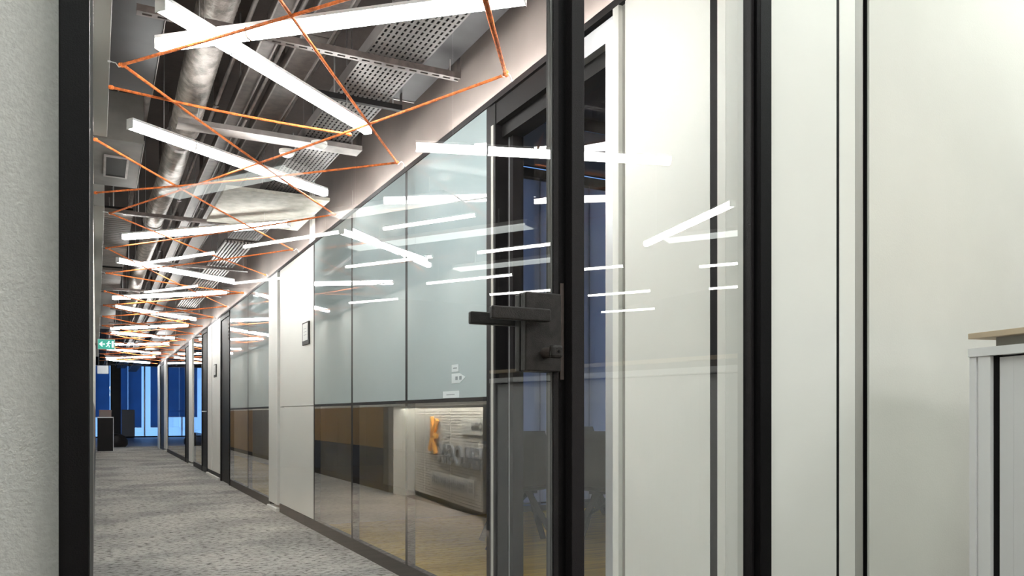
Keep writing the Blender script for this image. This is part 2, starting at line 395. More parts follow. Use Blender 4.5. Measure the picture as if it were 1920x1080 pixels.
# meeting room door (door_2), wide black frame set back in the partition
d2 = root('door_2', (XR, 0, 0), kind='structure')
box('outer_frame', 'silver', -.004, .03, 2.397, 2.443, 0, 2.44, d2)
box('outer_frame', 'silver', -.004, .03, 2.443, 2.66, 2.36, 2.44, d2)
box('head_panel', 'black', 0, .03, 2.66, 3.40, 2.36, 2.455, d2)
box('door_frame', 'black', -.004, .115, 3.357, 3.418, 0, 2.455, d2)
box('frame_edge', 'grey_trim', -.006, -.0045, 3.375, 3.398, 0, 2.36, d2)
box('door_frame', 'black', .031, .115, 2.40, 2.46, 0, 2.455, d2)
box('door_frame', 'black', .031, .115, 2.461, 3.356, 2.30, 2.36, d2)
box('door_frame', 'charcoal', .06, .115, 3.30, 3.356, 0, 2.299, d2)
box('frame_bead', 'silver', .055, .059, 3.33, 3.335, 0, 2.299, d2)
box('glass_pane', 'doorglass', .10, .11, 2.465, 3.295, .02, 2.29, d2)
box('threshold', 'black', .06, .115, 2.46, 3.30, 0, .015, d2)
# black doors farther along
def fardoor(name, y0, y1, handle):
    r = root(name, (XR, 0, 0), kind='structure')
    box('door_frame', 'black', -.004, .05, y0, y0+.06, 0, 2.46, r); box('door_frame', 'black', -.004, .05, y1-.06, y1, 0, 2.46, r)
    box('door_frame', 'black', -.004, .05, y0+.06, y1-.06, 2.40, 2.46, r)
    box('door_leaf', 'black', .01, .045, y0+.065, y1-.065, .01, 2.395, r)
    if handle:
        m = MB(); m.tube([(0.009, y0+.15, 1.05), (-.05, y0+.15, 1.05), (-.05, y0+.29, 1.05)], .010, 8)
        obj('lever_handle', m, 'silver', r)
    else:
        for z in (.35, 2.05):
            m = MB()
            for k in range(5): m.tube([(-.006, y0+.03, z+k*.05), (-.006, y0+.03, z+.03+k*.05)], .009, 8)
            obj('hinge', m, 'galv', r)
fardoor('door_3', 11.80, 12.74, False); fardoor('door_4', 14.36, 15.16, True)
fardoor('door_5', 17.22, 18.15, False); fardoor('door_6', 23.86, 25.58, False)

# ------------------------------------------------------------------ left corridor wall
wl = root('wall_left', (-.022, 0, 0), kind='structure')
box('upper_wall', 'offwhite', -.15, 0, 1.62, 24.0, 1.10, 3.5, wl)
box('lower_wall', 'offwhite', -.15, 0, 1.62, 2.6, .09, 1.10, wl)
y = 2.6
while y < 14.6:
    box('wood_panel' if y > 9.9 else 'grey_panel', 'wood' if y > 9.9 else 'greypanel', -.15, 0, y+.003, y+.747, .56, 1.097, wl); box('padded_panel' if y > 9.9 else 'grey_panel', 'navy' if y > 9.9 else 'greypanel', -.15, 0, y+.003, y+.747, .09, .555, wl, bevel=.004)
    y += .75
y = 14.6
while y < 19.95:
    box('slat', 'dgrey', -.15, 0, y+.01, y+.14, .09, 1.097, wl); y += .15
y = 20.0
while y < 23.9:
    box('wood_panel', 'wood', -.15, 0, y+.003, y+.797, .09, 1.097, wl); y += .8
box('end_panel', 'offwhite', -.6, -.151, 23.9, 24.0, 0, 3.5, wl)
box('baseboard_left', 'skirt', -.17, -.018, 1.62, 24.0, 0, .088, kind='structure')
t1 = root('trim_1', kind='structure')
for y0, y1 in ((1.63, 4.98), (6.65, 24.0)):
    box('cornice', 'cornice', -.021, .052, y0, y1, 2.54, 2.70, t1, bevel=.003)

# room behind the partition
box('wall_room_side', 'offwhite', XR+.14, 6.2, 1.62, 1.75, 0, 4.15, kind='structure')
box('wall_room_divider', 'offwhite', XR+.06, 3.72, 7.2, 7.3, 0, 4.15, kind='structure')
box('wall_room_outer', 'offwhite', 6.1, 6.2, 1.75, 7.2, 0, 4.15, kind='structure')
box('wall_room_long', 'offwhite', 3.0, 3.1, 7.3, 27.5, 0, 4.15, kind='structure')
w2 = root('window_2', (3.0, 7.2, 0), kind='structure')   # spans x 3.72 to 6.1
for x0, x1 in ((.72, .76), (3.04, 3.10)): box('window_frame', 'black', x0, x1, 0, .08, 0, 4.15, w2)
box('sill', 'dgrey', .76, 3.04, -.02, .08, 0, .07, w2)
box('window_frame', 'black', .76, 3.04, 0, .08, 3.43, 3.53, w2)
box('window_frame', 'black', .76, 3.04, 0, .08, 4.02, 4.15, w2)
box('lower_pane', 'glass', .76, 3.04, .05, .058, .07, 3.43, w2); box('upper_pane', 'glass', .76, 3.04, .05, .058, 3.53, 4.02, w2)
for x_ in (1.03, 1.63, 2.35): box('window_frame', 'black', x_, x_+.04, 0, .08, .07, 3.43, w2)  # posts added behind the blind gaps to block the sky
for i, (x0, x1) in enumerate(((3.724, 4.046), (4.052, 4.646), (4.652, 5.366), (5.372, 6.03))):
    r = root('added_blind', (x0, 7.17, 0)); L = ['leftmost, partly behind the black door frame', 'seen left of the lock case', 'seen right of the black door mullion', 'at the right end of the window'][i]
    tag(r, 'added slate blue blind dimming the meeting room window, '+L, 'blind')
    box('blind_fabric', 'blind2', 0, x1-x0, 0, .003, .10, 3.40, r); box('head_rail', 'dgrey', 0, x1-x0, 0, .029, 3.40, 3.43, r)  # fabric added to dim the sky seen through the room
    box('bottom_rail', 'dgrey', 0, x1-x0, -.006, .009, .08, .10, r)
r = root('added_blind', (3.73, 7.17, 3.54)); tag(r, 'added grey blind dimming the high transom of the meeting room', 'blind')
box('blind_fabric', 'blind3', 0, 2.30, 0, .003, 0, .46, r); box('bottom_rail', 'dgrey', 0, 2.30, -.006, .009, -.01, .002, r)  # added to dim the sky above the transom

# ------------------------------------------------------------------ far end
w3 = root('window_3', (0, 38.5, 0), kind='structure')
box('sill', 'charcoal', -3, 7, 0, .1, 0, .05, w3); box('window_frame', 'charcoal', -3, 7, 0, .1, 3.10, 3.5, w3)
for x in (-3, -.1, 1.22, 1.84, 3.3, 4.8, 6.9): box('window_frame', 'silver', x, x+.06, .02, .08, .05, 3.10, w3)
box('glass_pane', 'glass', -3, 7, .04, .05, .05, 3.10, w3)
box('wall_end_right', 'offwhite', 1.80, 7, 38.6, 38.7, 3.5, 4.15, kind='structure')
box('wall_end_left', 'offwhite', -3.1, -3, 24, 38.6, 0, 3.5, kind='structure')
box('wall_end_side', 'offwhite', 7, 7.1, 27.5, 38.6, 0, 4.15, kind='structure')
box('wall_end_corner', 'offwhite', 3.1, 7, 27.4, 27.5, 0, 4.15, kind='structure')
for i, (x0, x1, z0, lab) in enumerate(((-.7, .50, .9, 'added dark blue blind at the corridor end above the black counter'), (.93, 1.20, .05, 'added narrow dark blue blind at the corridor end beside the dark column'),
        (1.22, 1.74, .45, 'added dark blue blind at the corridor end left of the bright blue strip'), (2.10, 3.25, .45, 'added dark blue blind at the corridor end right of the bright blue strip'),
        (3.35, 6.8, .3, 'added wide blue blind at the corridor end seen through the far glass partition'))):
    r = root('added_blind', (x0, 38.42, z0)); tag(r, lab, 'blind')
    box('blind_fabric', 'blind', 0, x1-x0, 0, .003, 0, 3.08-z0, r); box('head_rail', 'silver', 0, x1-x0, 0, .099, 3.081-z0, 3.099-z0, r); box('bottom_rail', 'silver', 0, x1-x0, -.008, .01, -.025, 0, r)  # added to darken the end panes around the open strip of sky
r = root('trim_2', (0, 0, 0), kind='structure'); box('column', 'farbox', .53, .92, 37.9, 38.3, 0, 3.5, r)
r = tag(root('storage_cabinet', (.95, 37.7, 0)), 'warm grey waist high cabinet against the blue windows at the corridor end', 'cabinet')
box('body', 'fargrey', 0, .50, .02, .42, .06, 1.20, r); box('door', 'fargrey', .01, .245, 0, .018, .08, 1.18, r); box('door', 'fargrey', .255, .49, 0, .018, .08, 1.18, r); box('plinth', 'black', .02, .48, .05, .4, 0, .06, r)
r = tag(root('counter_unit', (.02, 24.4, 0)), 'black waist high counter at the far left end of the corridor', 'counter')
box('body', 'farbox', 0, .38, .0, .55, 0, .905, r); box('top', 'cabinet', -.01, .395, -.015, .56, .905, .93, r); box('end_panel', 'cabinet', .382, .395, 0, .55, 0, .904, r)
r = tag(root('carton', (.06, 24.45, .93)), 'taupe carton standing on the black counter at the corridor end', 'box')
box('body', 'cardboard', 0, .30, 0, .3, 0, .13, r, bevel=.004); box('lid', 'cardboard', -.005, .305, -.005, .305, .13, .19, r, bevel=.004)
r = tag(root('hanging_notice', (.02, 27.0, 2.22)), 'small white notice board hanging in front of the blue end windows', 'sign')
box('board', 'signwhite' if False else 'plate', 0, .30, 0, .02, 0, .24, r)
m = MB(); m.tube([(.04, .01, .24), (.04, .01, 1.28)], .003, 6); m.tube([(.26, .01, .24), (.26, .01, 1.28)], .003, 6); obj('suspension_wire', m, 'wire', r)
r = tag(root('floor_cushion', (.50, 27.4, 0)), 'low dark beanbag on the floor right of the black counter', 'cushion')
m = MB()
for i, (rr, zz) in enumerate(((.0, 0),)): pass
ring = [(.30, 0), (.36, .08), (.36, .20), (.28, .33), (.15, .40), (.02, .42)]
n = 16; o0 = len(m.v)
for (rr, zz) in ring: m.v += [(rr*math.cos(2*PI*k/n)*(1+.06*math.sin(3*k)), rr*math.sin(2*PI*k/n), zz) for k in range(n)]
for i in range(len(ring)-1):
    for k in range(n): m.f.append((i*n+k, i*n+(k+1) % n, (i+1)*n+(k+1) % n, (i+1)*n+k))
m.f.append(tuple(range(n))); m.f.append(tuple((len(ring)-1)*n+k for k in range(n)))
obj('body', m, 'farbox', r, smooth=True)

# ------------------------------------------------------------------ lamps
def lamp_proto(width, hgt, mname, joint, wl_=.9, L=1.5):
    r = root('linear_lamp')
    j = L*joint-L/2
    m = MB()
    def dif(a, b, taper):
        w2_ = width/2
        pr = [(-w2_, 0), (-w2_, -hgt*.55), (-w2_*.6, -hgt), (w2_*.6, -hgt), (w2_, -hgt*.55), (w2_, 0)]
        mm = MB(); mm.prism(pr, a, b, 'x'); return mm
    obj('diffuser', dif(-L/2+.004, j-.005, 0), mname, r); obj('diffuser', dif(j+.005, L/2-.004, 0), mname, r)
    obj('joint_ring', dif(j-.0045, j+.0045, 0), 'housing', r)
    obj('housing', MB().box(-L/2, L/2, -width/2, width/2, .0005, .014), 'housing', r)
    for s_ in (-1, 1): obj('end_cap', MB().box(s_*L/2-.003*(1+s_)/1 if False else s_*(L/2-.0035), s_*(L/2), -width/2-.001, width/2+.001, -hgt, 0), 'housing', r)
    for s_ in (-1, 1):
        obj('suspension_wire', MB().tube([(s_*L*.36, 0, .0145), (s_*L*.36, 0, .0145+wl_)], .0012, 5), 'wire', r)
    return r
ORD = 'zeroth first second third fourth fifth sixth seventh eighth ninth tenth eleventh twelfth thirteenth fourteenth fifteenth sixteenth seventeenth eighteenth'.split()
pair = lambda a, b: (((a[0]+b[0])/2, (a[1]+b[1])/2), math.atan2(b[1]-a[1], b[0]-a[0]), math.dist(a, b))
ZT = 2.59
LT = [((.234, 3.717), (1.433, 2.65), 'nearest and brightest lit tube, crossing the top of the picture'),
      ((.216, 3.348), (1.332, 4.293), 'lit white tube crossing the nearest tube in an X above the corridor'),
      ((.159, 4.8), (1.442, 5.651), 'lit white tube slanting down right below the vent box and across the round duct'),
      ((.214, 7.879), (1.408, 6.696), 'lit white tube rising slightly right in front of the ribbed tray section'),
      ((.188, 9.09), (1.435, 9.93), 'lit white tube falling right, fifth of the tubes counted from the glass door'),
      ((.204, 12.045), (1.50, 10.80), 'lit white tube rising slightly right, sixth of the tubes counted from the glass door'),
      ((.227, 13.0), (1.447, 14.145), 'lit white tube falling right, seventh of the tubes counted from the glass door'),
      ((.242, 16.354), (1.426, 15.143), 'lit white tube just above the green exit sign, rising right'),
      ((.244, 17.107), (1.414, 17.834), 'lit white tube just above the green exit sign, falling right')]
LT += [((.244, 20.111), (1.426, 19.235), None), ((.216, 21.501), (1.445, 22.379), None)]
yy = 24.3
for k in range(2):
    LT.append(((.24, yy+.5), (1.43, yy-.5), None) if k % 2 == 0 else ((.24, yy-.5), (1.43, yy+.5), None)); yy += 1.9
LT.append(((.42, 2.25), (1.22, 1.72), 'added lit tube over the door, just above the top edge of the picture'))  # added out of view to brighten the white panels by the door
lp = None
for i, (a, b, lab) in enumerate(LT):
    (cx, cy), an, Ln = pair(a, b)
    lb = lab or ORD[i+1]+' lit tube counted from the glass door, in the far rows'
    gr = 'slanting ceiling tubes of the corridor' if lab else 'far ceiling tubes of the corridor'
    if lp is None:
        lp = lamp_proto(.05, .042, 'tube', .27, .885); lp.location = (cx, cy, ZT); lp.rotation_euler = (0, 0, an); lp.scale = (Ln/1.5, 1, 1); tag(lp, lb, 'lamp', gr)
    else: dup(lp, (cx, cy, ZT), an, lb, gr, Ln/1.5)
for (a, b, lab) in (((1.663, -1.442), (3.157, -.959), 'lit tube mirrored in the door glass level with the top of the meeting room door'),
               ((4.494, -2.984), (4.206, -1.542), 'lit tube mirrored in the side pane, rising steeply right over the white panel'),
               ((1.869, -3.784), (2.971, -4.644), 'lit tube mirrored in the door glass, falling right over the pale blue panels')):
    (cx, cy), an, Ln = pair(a, b)
    c_ = dup(lp, (cx, cy, ZT), an, lab, 'tubes mirrored in the front glass', Ln/1.5)
    for ch in c_.children:
        if ch.name.startswith('suspension'):
            ch.data = ch.data.copy()
            for v in ch.data.vertices:
                if v.co.z > .1: v.co.z = .69
OT = [((2.728, -5.241), (3.352, -4.25)), ((2.982, -7.611), (3.75, -6.40)), ((4.155, -5.926), (4.724, -5.045)), ((4.448, -8.376), (5.25, -7.1)), ((5.788, -8.952), (6.488, -8.015)),
      ((5.713, -6.553), (6.257, -5.824)), ((1.55, -6.892), (2.35, -5.60)), ((.477, -8.697), (1.30, -7.40)), ((1.84, -9.731), (2.66, -8.50)), ((.7, -11.3), (1.4, -10.2)),
      ((7.3, -8.3), (7.9, -7.4)), ((7.2, -5.4), (7.8, -4.5)), ((8.6, -6.8), (9.2, -5.9)), ((6.9, -11.0), (7.5, -10.1)), ((4.0, -11.0), (4.6, -10.1)), ((8.7, -10.0), (9.3, -9.1)), ((8.9, -4.0), (9.4, -3.2))]
onames = ['over the pale blue panels, highest of the thin ones', 'over the narrow pale blue panels below the falling tube', 'left of the black door stile, highest there', 'starting on the pale blue panel and ending at the lock case', 'just above the lock case',
          'just right of the black mullion over the white post', 'across the dark line where wall meets ceiling', 'left of the partition, upper one over the corridor lamps', 'ending on the narrow white panel', 'low over the far corridor lamps']
op = None
for i, (a, b) in enumerate(OT):
    (cx, cy), an, Ln = pair(a, b)
    lab = 'thin mirrored office tube '+onames[i] if i < len(onames) else ORD[i-9]+' of the small far office tubes mirrored low in the right side pane'
    gr = 'thin office tubes mirrored in the front glass' if i < len(onames) else 'far office tubes mirrored in the front glass'
    if op is None:
        op = lamp_proto(.035, .03, 'office_tube', .5, .27); op.location = (cx, cy, 3.0); op.rotation_euler = (0, 0, an); op.scale = (Ln/1.5, 1, 1); tag(op, lab, 'lamp', gr)
    else: dup(op, (cx, cy, 3.0), an, lab, gr, Ln/1.5)
pp = None
for i, (a, b, lab) in enumerate((((2.825, -6.764), (4.223, -4.663), 'long pale light panel mirrored left of the door lock'), ((4.55, -7.5), (5.6, -5.9), 'pale light panel mirrored behind and above the lock case'),
        ((2.20, -5.25), (2.99, -4.05), 'short pale light panel mirrored high on the pale blue glass'), ((.6, -5.2), (1.5, -3.8), 'pale light panel mirrored where wall and corridor ceiling meet'),
        ((6.0, -4.6), (6.8, -3.4), 'bright light panel mirrored over the white panel right of the black mullion'), ((7.4, -2.6), (8.2, -1.4), 'light panel in the office ceiling at the far right, outside the mirror'), ((-1.6, -2.6), (-.8, -1.4), 'light panel in the office ceiling over the left side'),
        ((-.3, .35), (1.5, .35), 'added light panel overhead just inside the glass door'), ((2.2, .9), (4.0, .9), 'added light panel overhead in front of the right wall'), ((4.6, .9), (6.4, .9), 'added light panel overhead beyond the tambour cabinet'), ((-1.6, -.55), (.2, -.55), 'added light panel above the camera side of the room'))):  # overhead panels are added, unseen, to light the walls near the camera
    (cx, cy), an, Ln = pair(a, b)
    if pp is None:
        pp = root('ceiling_light_panel'); box('diffuser', 'pale_panel', -.735, .735, -.11, .11, 0, .02, pp)
        box('frame', 'housing', -.75, .75, -.125, .125, .0205, .06, pp); box('frame', 'housing', -.75, -.736, -.125, .125, -.003, .02, pp); box('frame', 'housing', .736, .75, -.125, .125, -.003, .02, pp)
        for s_ in (-1, 1): obj('suspension_rod', MB().tube([(s_*.5, 0, .06), (s_*.5, 0, .25)], .004, 6), 'wire', pp)
        pp.location = (cx, cy, 3.05); pp.rotation_euler = (0, 0, an); pp.scale = (Ln/1.5, 1, 1); tag(pp, lab, 'lamp', 'office light panels')
    else:
        c_ = dup(pp, (cx, cy, 3.05), an, lab, 'office light panels', Ln/1.5)
        if i >= 5:      # the brighter panels, the added overhead ones among them
            for ch in c_.children:
                if ch.name.startswith('diffuser'):
                    ch.data = ch.data.copy(); ch.data.materials[0] = M['office_panel']

# ------------------------------------------------------------------ rope net and its hooks
ZR = 2.52
def rope(a, b, lab, grp=None, r=.0066, z0=ZR, z1=ZR):
    A = Vector((a[0], a[1], z0)); B = Vector((b[0], b[1], z1)); L = (B-A).length
    pts = [A.lerp(B, t/10)-Vector((0, 0, .012*math.sin(PI*t/10))) for t in range(11)]
    ro = root('orange_rope', A); m = MB().tube([p-A for p in pts], r, 8); obj('cord', m, 'rope', ro, smooth=True)
    for e, p in (('knot', Vector((0, 0, 0))), ('knot', B-A)):
        k = MB().tube([p+Vector((-.012, 0, 0)), p+Vector((-.006, 0, 0)), p+Vector((.006, 0, 0)), p+Vector((.012, 0, 0))], [r*.9, r*1.6, r*1.6, r*.9], 8); obj('knot', k, 'rope', ro, smooth=True)
    tag(ro, lab, 'rope', grp); return ro
R = [((.103, 3.869), (1.604, 6.018), 'orange rope from the uppermost left hook down to the third right hook'),
     ((.095, 3.873), (1.60, 1.72), 'orange rope from the uppermost left hook rising right above the nearest tube'),
     ((-.002, 2.02), (1.606, 4.598), 'orange rope from the top edge across the nearest tube to the second right hook'),
     ((1.05, 2.33), (1.624, 3.19), 'orange rope falling steeply from the top edge to the nearest right hook'),
     ((1.624, 3.19), (.093, 6.766), 'long orange rope from the nearest right hook past the second tube'),
     ((.06, 4.157), (1.218, 4.261), 'short orange rope running under the round duct to the end of the second tube'),
     ((-.005, 4.986), (1.593, 7.46), 'orange rope entering at the left frame below the cornice and falling right'),
     ((-.005, 6.184), (1.609, 4.607), 'orange rope from the left frame rising gently to the second right hook'),
     ((.093, 6.766), (1.627, 8.961), 'orange rope from the left under the vent box falling right to the fifth right hook'),
     ((1.598, 7.485), (.097, 9.645), 'orange rope between the fourth right hook and the left hook above the fifth tube'),
     ((.097, 9.645), (1.627, 10.423), 'bright orange rope just below the fifth tube falling gently right'),
     ((.082, 8.192), (1.604, 6.018), 'orange rope behind the fourth tube to the third right hook'),
     ((.082, 8.192), (1.615, 11.817), 'orange rope falling right across the fifth tube to a distant right hook')]
for a, b, lab in R: rope(a, b, lab)
rope((1.075, 2.34), (1.612, 3.165), 'second strand of the doubled orange rope at the nearest right hook', r=.006)
k = 0
while True:
    yl = 11.08+1.43*k
    if yl+2.2 > 26.2: break
    rope((.09, yl), (1.61, yl+2.17), 'far orange rope from the %s left hook to the %s right hook' % (ORD[5+k], ORD[8+k]), 'far orange ropes', .009)
    rope((1.61, yl-.66), (.09, yl+1.43), 'far orange rope from the %s right hook to the %s left hook' % (ORD[6+k], ORD[6+k]), 'far orange ropes', .009)
    k += 1
hk = None
rys = [3.19, 4.60, 6.02, 7.47, 8.96, 10.42, 11.82]+[13.25+1.43*i for i in range(9)]
lys = [3.87, 6.766, 8.19, 9.645]+[11.08+1.43*i for i in range(9)]
def hook(side):
    r = root('wire_hook')
    s_ = 1 if side == 'R' else -1
    pts = [(-.018*s_, 0, .0), (-.014*s_, 0, -.010), (-.004*s_, 0, -.010), (.006*s_, 0, .004), (.016*s_, 0, .008), (.026*s_, 0, .001), (.034*s_, .0, -.02)] if side == 'R' else [(.018, 0, .012), (.014, 0, .0), (.004, 0, -.004), (-.012, 0, -.012), (-.024, 0, .004), (-.048, 0, .006)]
    obj('bent_wire', MB().tube(pts, .0022, 6), 'wire', r, smooth=True)
    obj('fixing_screw', MB().tube([(pts[-1][0]-.004*s_, 0, pts[-1][2]), (pts[-1][0]+.008*s_, 0, pts[-1][2])], .0045, 8), 'wire', r)
    return r
nm_ = ['nearest', 'second nearest', 'third nearest', 'fourth nearest']
for side, ys, x in (('R', rys, 1.622), ('L', lys, .098)):
    h = None
    for i, y_ in enumerate(ys):
        sd = 'right over the glass partition' if side == 'R' else 'left on the grey cornice'
        lab = nm_[i]+' wire hook holding ropes on the '+sd if i < 4 else ORD[i+1]+' wire hook from the glass door, small, '+sd
        gr = None if i < 4 else ('far hooks over the partition' if side == 'R' else 'far hooks on the cornice')
        if h is None: h = hook(side); h.location = (x, y_, ZR); tag(h, lab, 'hook')
        else:
            c = dup(h, (x, y_, ZR), 0, lab, gr)

# ------------------------------------------------------------------ ceiling services
# flexible duct lengths
def flex(y0, y1, lab):
    r = root('flexible_duct', (.515, y0, 2.93)); n_ = int((y1-y0)/.022); pts = []; rs = []
    for i in range(n_+1):
        t = i/n_; pts.append((.012*math.sin(5*t+y0), (y1-y0)*t, .015*math.sin(3*t+y0))); rs.append(.083+(.007 if i % 2 else 0))
    obj('foil_hose', MB().tube(pts, rs, 20), 'duct', r, smooth=True)
    for p_ in (0.0, y1-y0): obj('hose_clamp', MB().tube([(pts[0][0] if p_ == 0 else pts[-1][0], p_+.002, pts[0][2] if p_ == 0 else pts[-1][2]), (pts[0][0] if p_ == 0 else pts[-1][0], p_-.05 if p_ else p_+.05, pts[0][2] if p_ == 0 else pts[-1][2])], .096, 20), 'galvpale', r)
    for q_ in (.3, .7): obj('hanger_strap', MB().box(-.012, .012, (y1-y0)*q_, (y1-y0)*q_+.03, .092, .57), 'galv', r)
    tag(r, lab, 'duct')
flex(1.75, 5.75, 'nearest length of round silver flexible duct behind the crossing tubes')
flex(6.0, 8.75, 'second length of round silver flexible duct, above the fourth tube')
flex(9.1, 16.0, 'far length of silver flexible duct deep in the ceiling')
def run(name, m, x0, x1, z0, z1, lab, cat, y0=1.7, y1=37.5, parts=None):
    r = root(name, ((x0+x1)/2, y0, z0)); w_ = (x1-x0)/2
    yy_ = 0
    L = y1-y0
    while yy_ < L-.01:
        e = min(L, yy_+2.4); box('section', m, -w_, w_, yy_+.004, e-.004, 0, z1-z0, r); yy_ = e
    for s_ in (-1, 1): box('edge_flange', 'galvpale', s_*w_-.004, s_*w_+.004, 0, L, -.012, -.0005, r)
    for q_ in range(int(L/2.6)): obj('drop_rod', MB().tube([(0, .9+q_*2.6, z1-z0), (0, .9+q_*2.6, 3.5-z0)], .005, 6), 'wire', r)
    return tag(r, lab, cat)
run('cable_duct', 'galv', .755, .835, 2.94, 3.00, 'narrow galvanised cable duct running along the ceiling beside the round duct', 'duct')
run('cable_duct', 'galv', .93, 1.07, 2.94, 3.00, 'wide galvanised cable duct along the ceiling between narrow duct and perforated tray', 'duct')
for x, z, rr, lab in ((.885, 2.97, .011, 'thin bright pipe between the two galvanised ducts'), (1.115, 2.99, .012, 'thin bright pipe beside the perforated tray'), (.69, 3.02, .012, 'thin pipe close to the round flexible duct'), (.30, 3.10, .02, 'dull pipe left of the round flexible duct')):
    r = root('ceiling_pipe', (x, 1.7, z)); obj('pipe', MB().tube([(0, 0, 0), (0, 35.5, 0)], rr, 10), 'galvpale', r, smooth=True)
    for q_ in range(12):
        obj('pipe_clip', MB().box(-rr-.005, rr+.005, 1.2+q_*2.6, 1.23+q_*2.6, -rr-.003, 3.5-z), 'galv', r)
    tag(r, lab, 'pipe')
# perforated tray
def tray(y0, y1):
    r = root('cable_tray', (1.15, y0, 2.74)); W = .29; n_ = 11; pit = W/n_; sw = .0105; L = y1-y0
    m = MB(); rw = pit-sw
    for i in range(n_+1):
        a = max(0, i*pit-rw/2); b = min(W, i*pit+rw/2); m.box(a, b, 0, L, 0, .0015)
    row = .044; sl = .029; nr = int(L/row)
    for j in range(nr+1):
        ya = j*row; yb = min(L, ya+row-sl)
        for i in range(n_): m.box(i*pit+rw/2, (i+1)*pit-rw/2, ya, yb, 0, .0015)
    obj('perforated_base', m, 'tray', r)
    box('side_flange', 'tray', -.0015, 0, 0, L, 0, .06, r); box('side_flange', 'tray', W, W+.0015, 0, L, 0, .06, r)
    m = MB()
    for i in range(14): m.tube([(.012+i*.0205, 0, .024+.004*(i % 3)), (.012+i*.0205, L, .024+.004*((i+1) % 3))], .0112, 6)
    obj('cable', m, 'cable', r, kind='stuff')  # near-black fill, stands in for the shade behind the tray slots
    return tag(r, 'grey perforated cable tray with rows of slots along the right of the ceiling', 'cable tray')
tray(2.0, 8.3)
r = root('cable_tray', (1.15, 8.5, 2.74)); m = MB()
for i in range(9): box('rib', 'galvpale', i*.033, i*.033+.018, 0, 5.5, 0, .02, r)
box('backing', 'cable', 0, .29, 0, 5.5, .03, .034, r)
for j in range(7): box('cross_rung', 'galv', 0, .29, j*.9, j*.9+.03, .0205, .029, r)
tag(r, 'ribbed grey tray section beyond the perforated tray', 'cable tray')
r = root('cable_tray', (1.15, 14.2, 2.74)); box('base', 'galv', 0, .29, 0, 22, 0, .004, r); box('side_flange', 'galv', 0, .003, 0, 22, .004, .06, r); box('side_flange', 'galv', .287, .29, 0, 22, .004, .06, r)
tag(r, 'far plain section of the grey tray deep in the corridor', 'cable tray')
# cross struts
def strut(y_, x0, x1, z_, m_, wd, lab, holes=True):
    r = root('ceiling_strut', (x0, y_, z_)); L = x1-x0
    m = MB(); m.box(0, L, 0, .003, 0, .03); m.box(0, L, wd-.003, wd, 0, .03)
    if holes:
        m.box(0, L, .003, wd*.35, 0, .002); m.box(0, L, wd*.65, wd-.003, 0, .002)
        k_ = 0
        while k_*.06 < L-.02: m.box(k_*.06, k_*.06+.022, wd*.35, wd*.65, 0, .002); k_ += 1
        obj('slot_backing', MB().box(0, L, .004, wd-.004, .012, .014), 'cable', r)
    else: m.box(0, L, .003, wd-.003, 0, .002)
    obj('channel', m, m_, r)
    for p_ in (.12, L-.05): obj('threaded_rod', MB().tube([(p_, wd/2, .015), (p_, wd/2, 3.5-z_)], .004, 6), 'wire', r)
    if x1 > 1.5: obj('end_bracket', MB().box(L-.004, L, 0, wd, .03, .16), 'galv', r)
    return tag(r, lab, 'strut')
strut(3.72, .15, 1.64, 2.703, 'galv', .045, 'slotted channel ending over the partition above the second tube')
strut(4.26, 1.02, 1.52, 2.703, 'black', .03, 'short dark bar under the perforated tray beside the end of the second tube', False)
strut(5.02, .42, 1.52, 2.70, 'galvpale', .13, 'broad pale flat bar crossing under the duct and perforated tray', False)
strut(7.55, .2, 1.40, 2.703, 'galv', .05, 'dark slotted channel above the fourth tube')
strut(2.60, .05, 1.60, 2.70, 'galvpale', .12, 'pale flat bar beside the nearest tube', False)
for i in range(10): strut(9.9+2.3*i, .2, 1.60, 2.70, 'galv', .06, ORD[i+1]+' of the far ceiling channels, counted away from the glass door', i < 4)
for o in S.objects:
    if 'of the far ceiling channels' in o.get('label', ''): o['group'] = 'far ceiling channels'
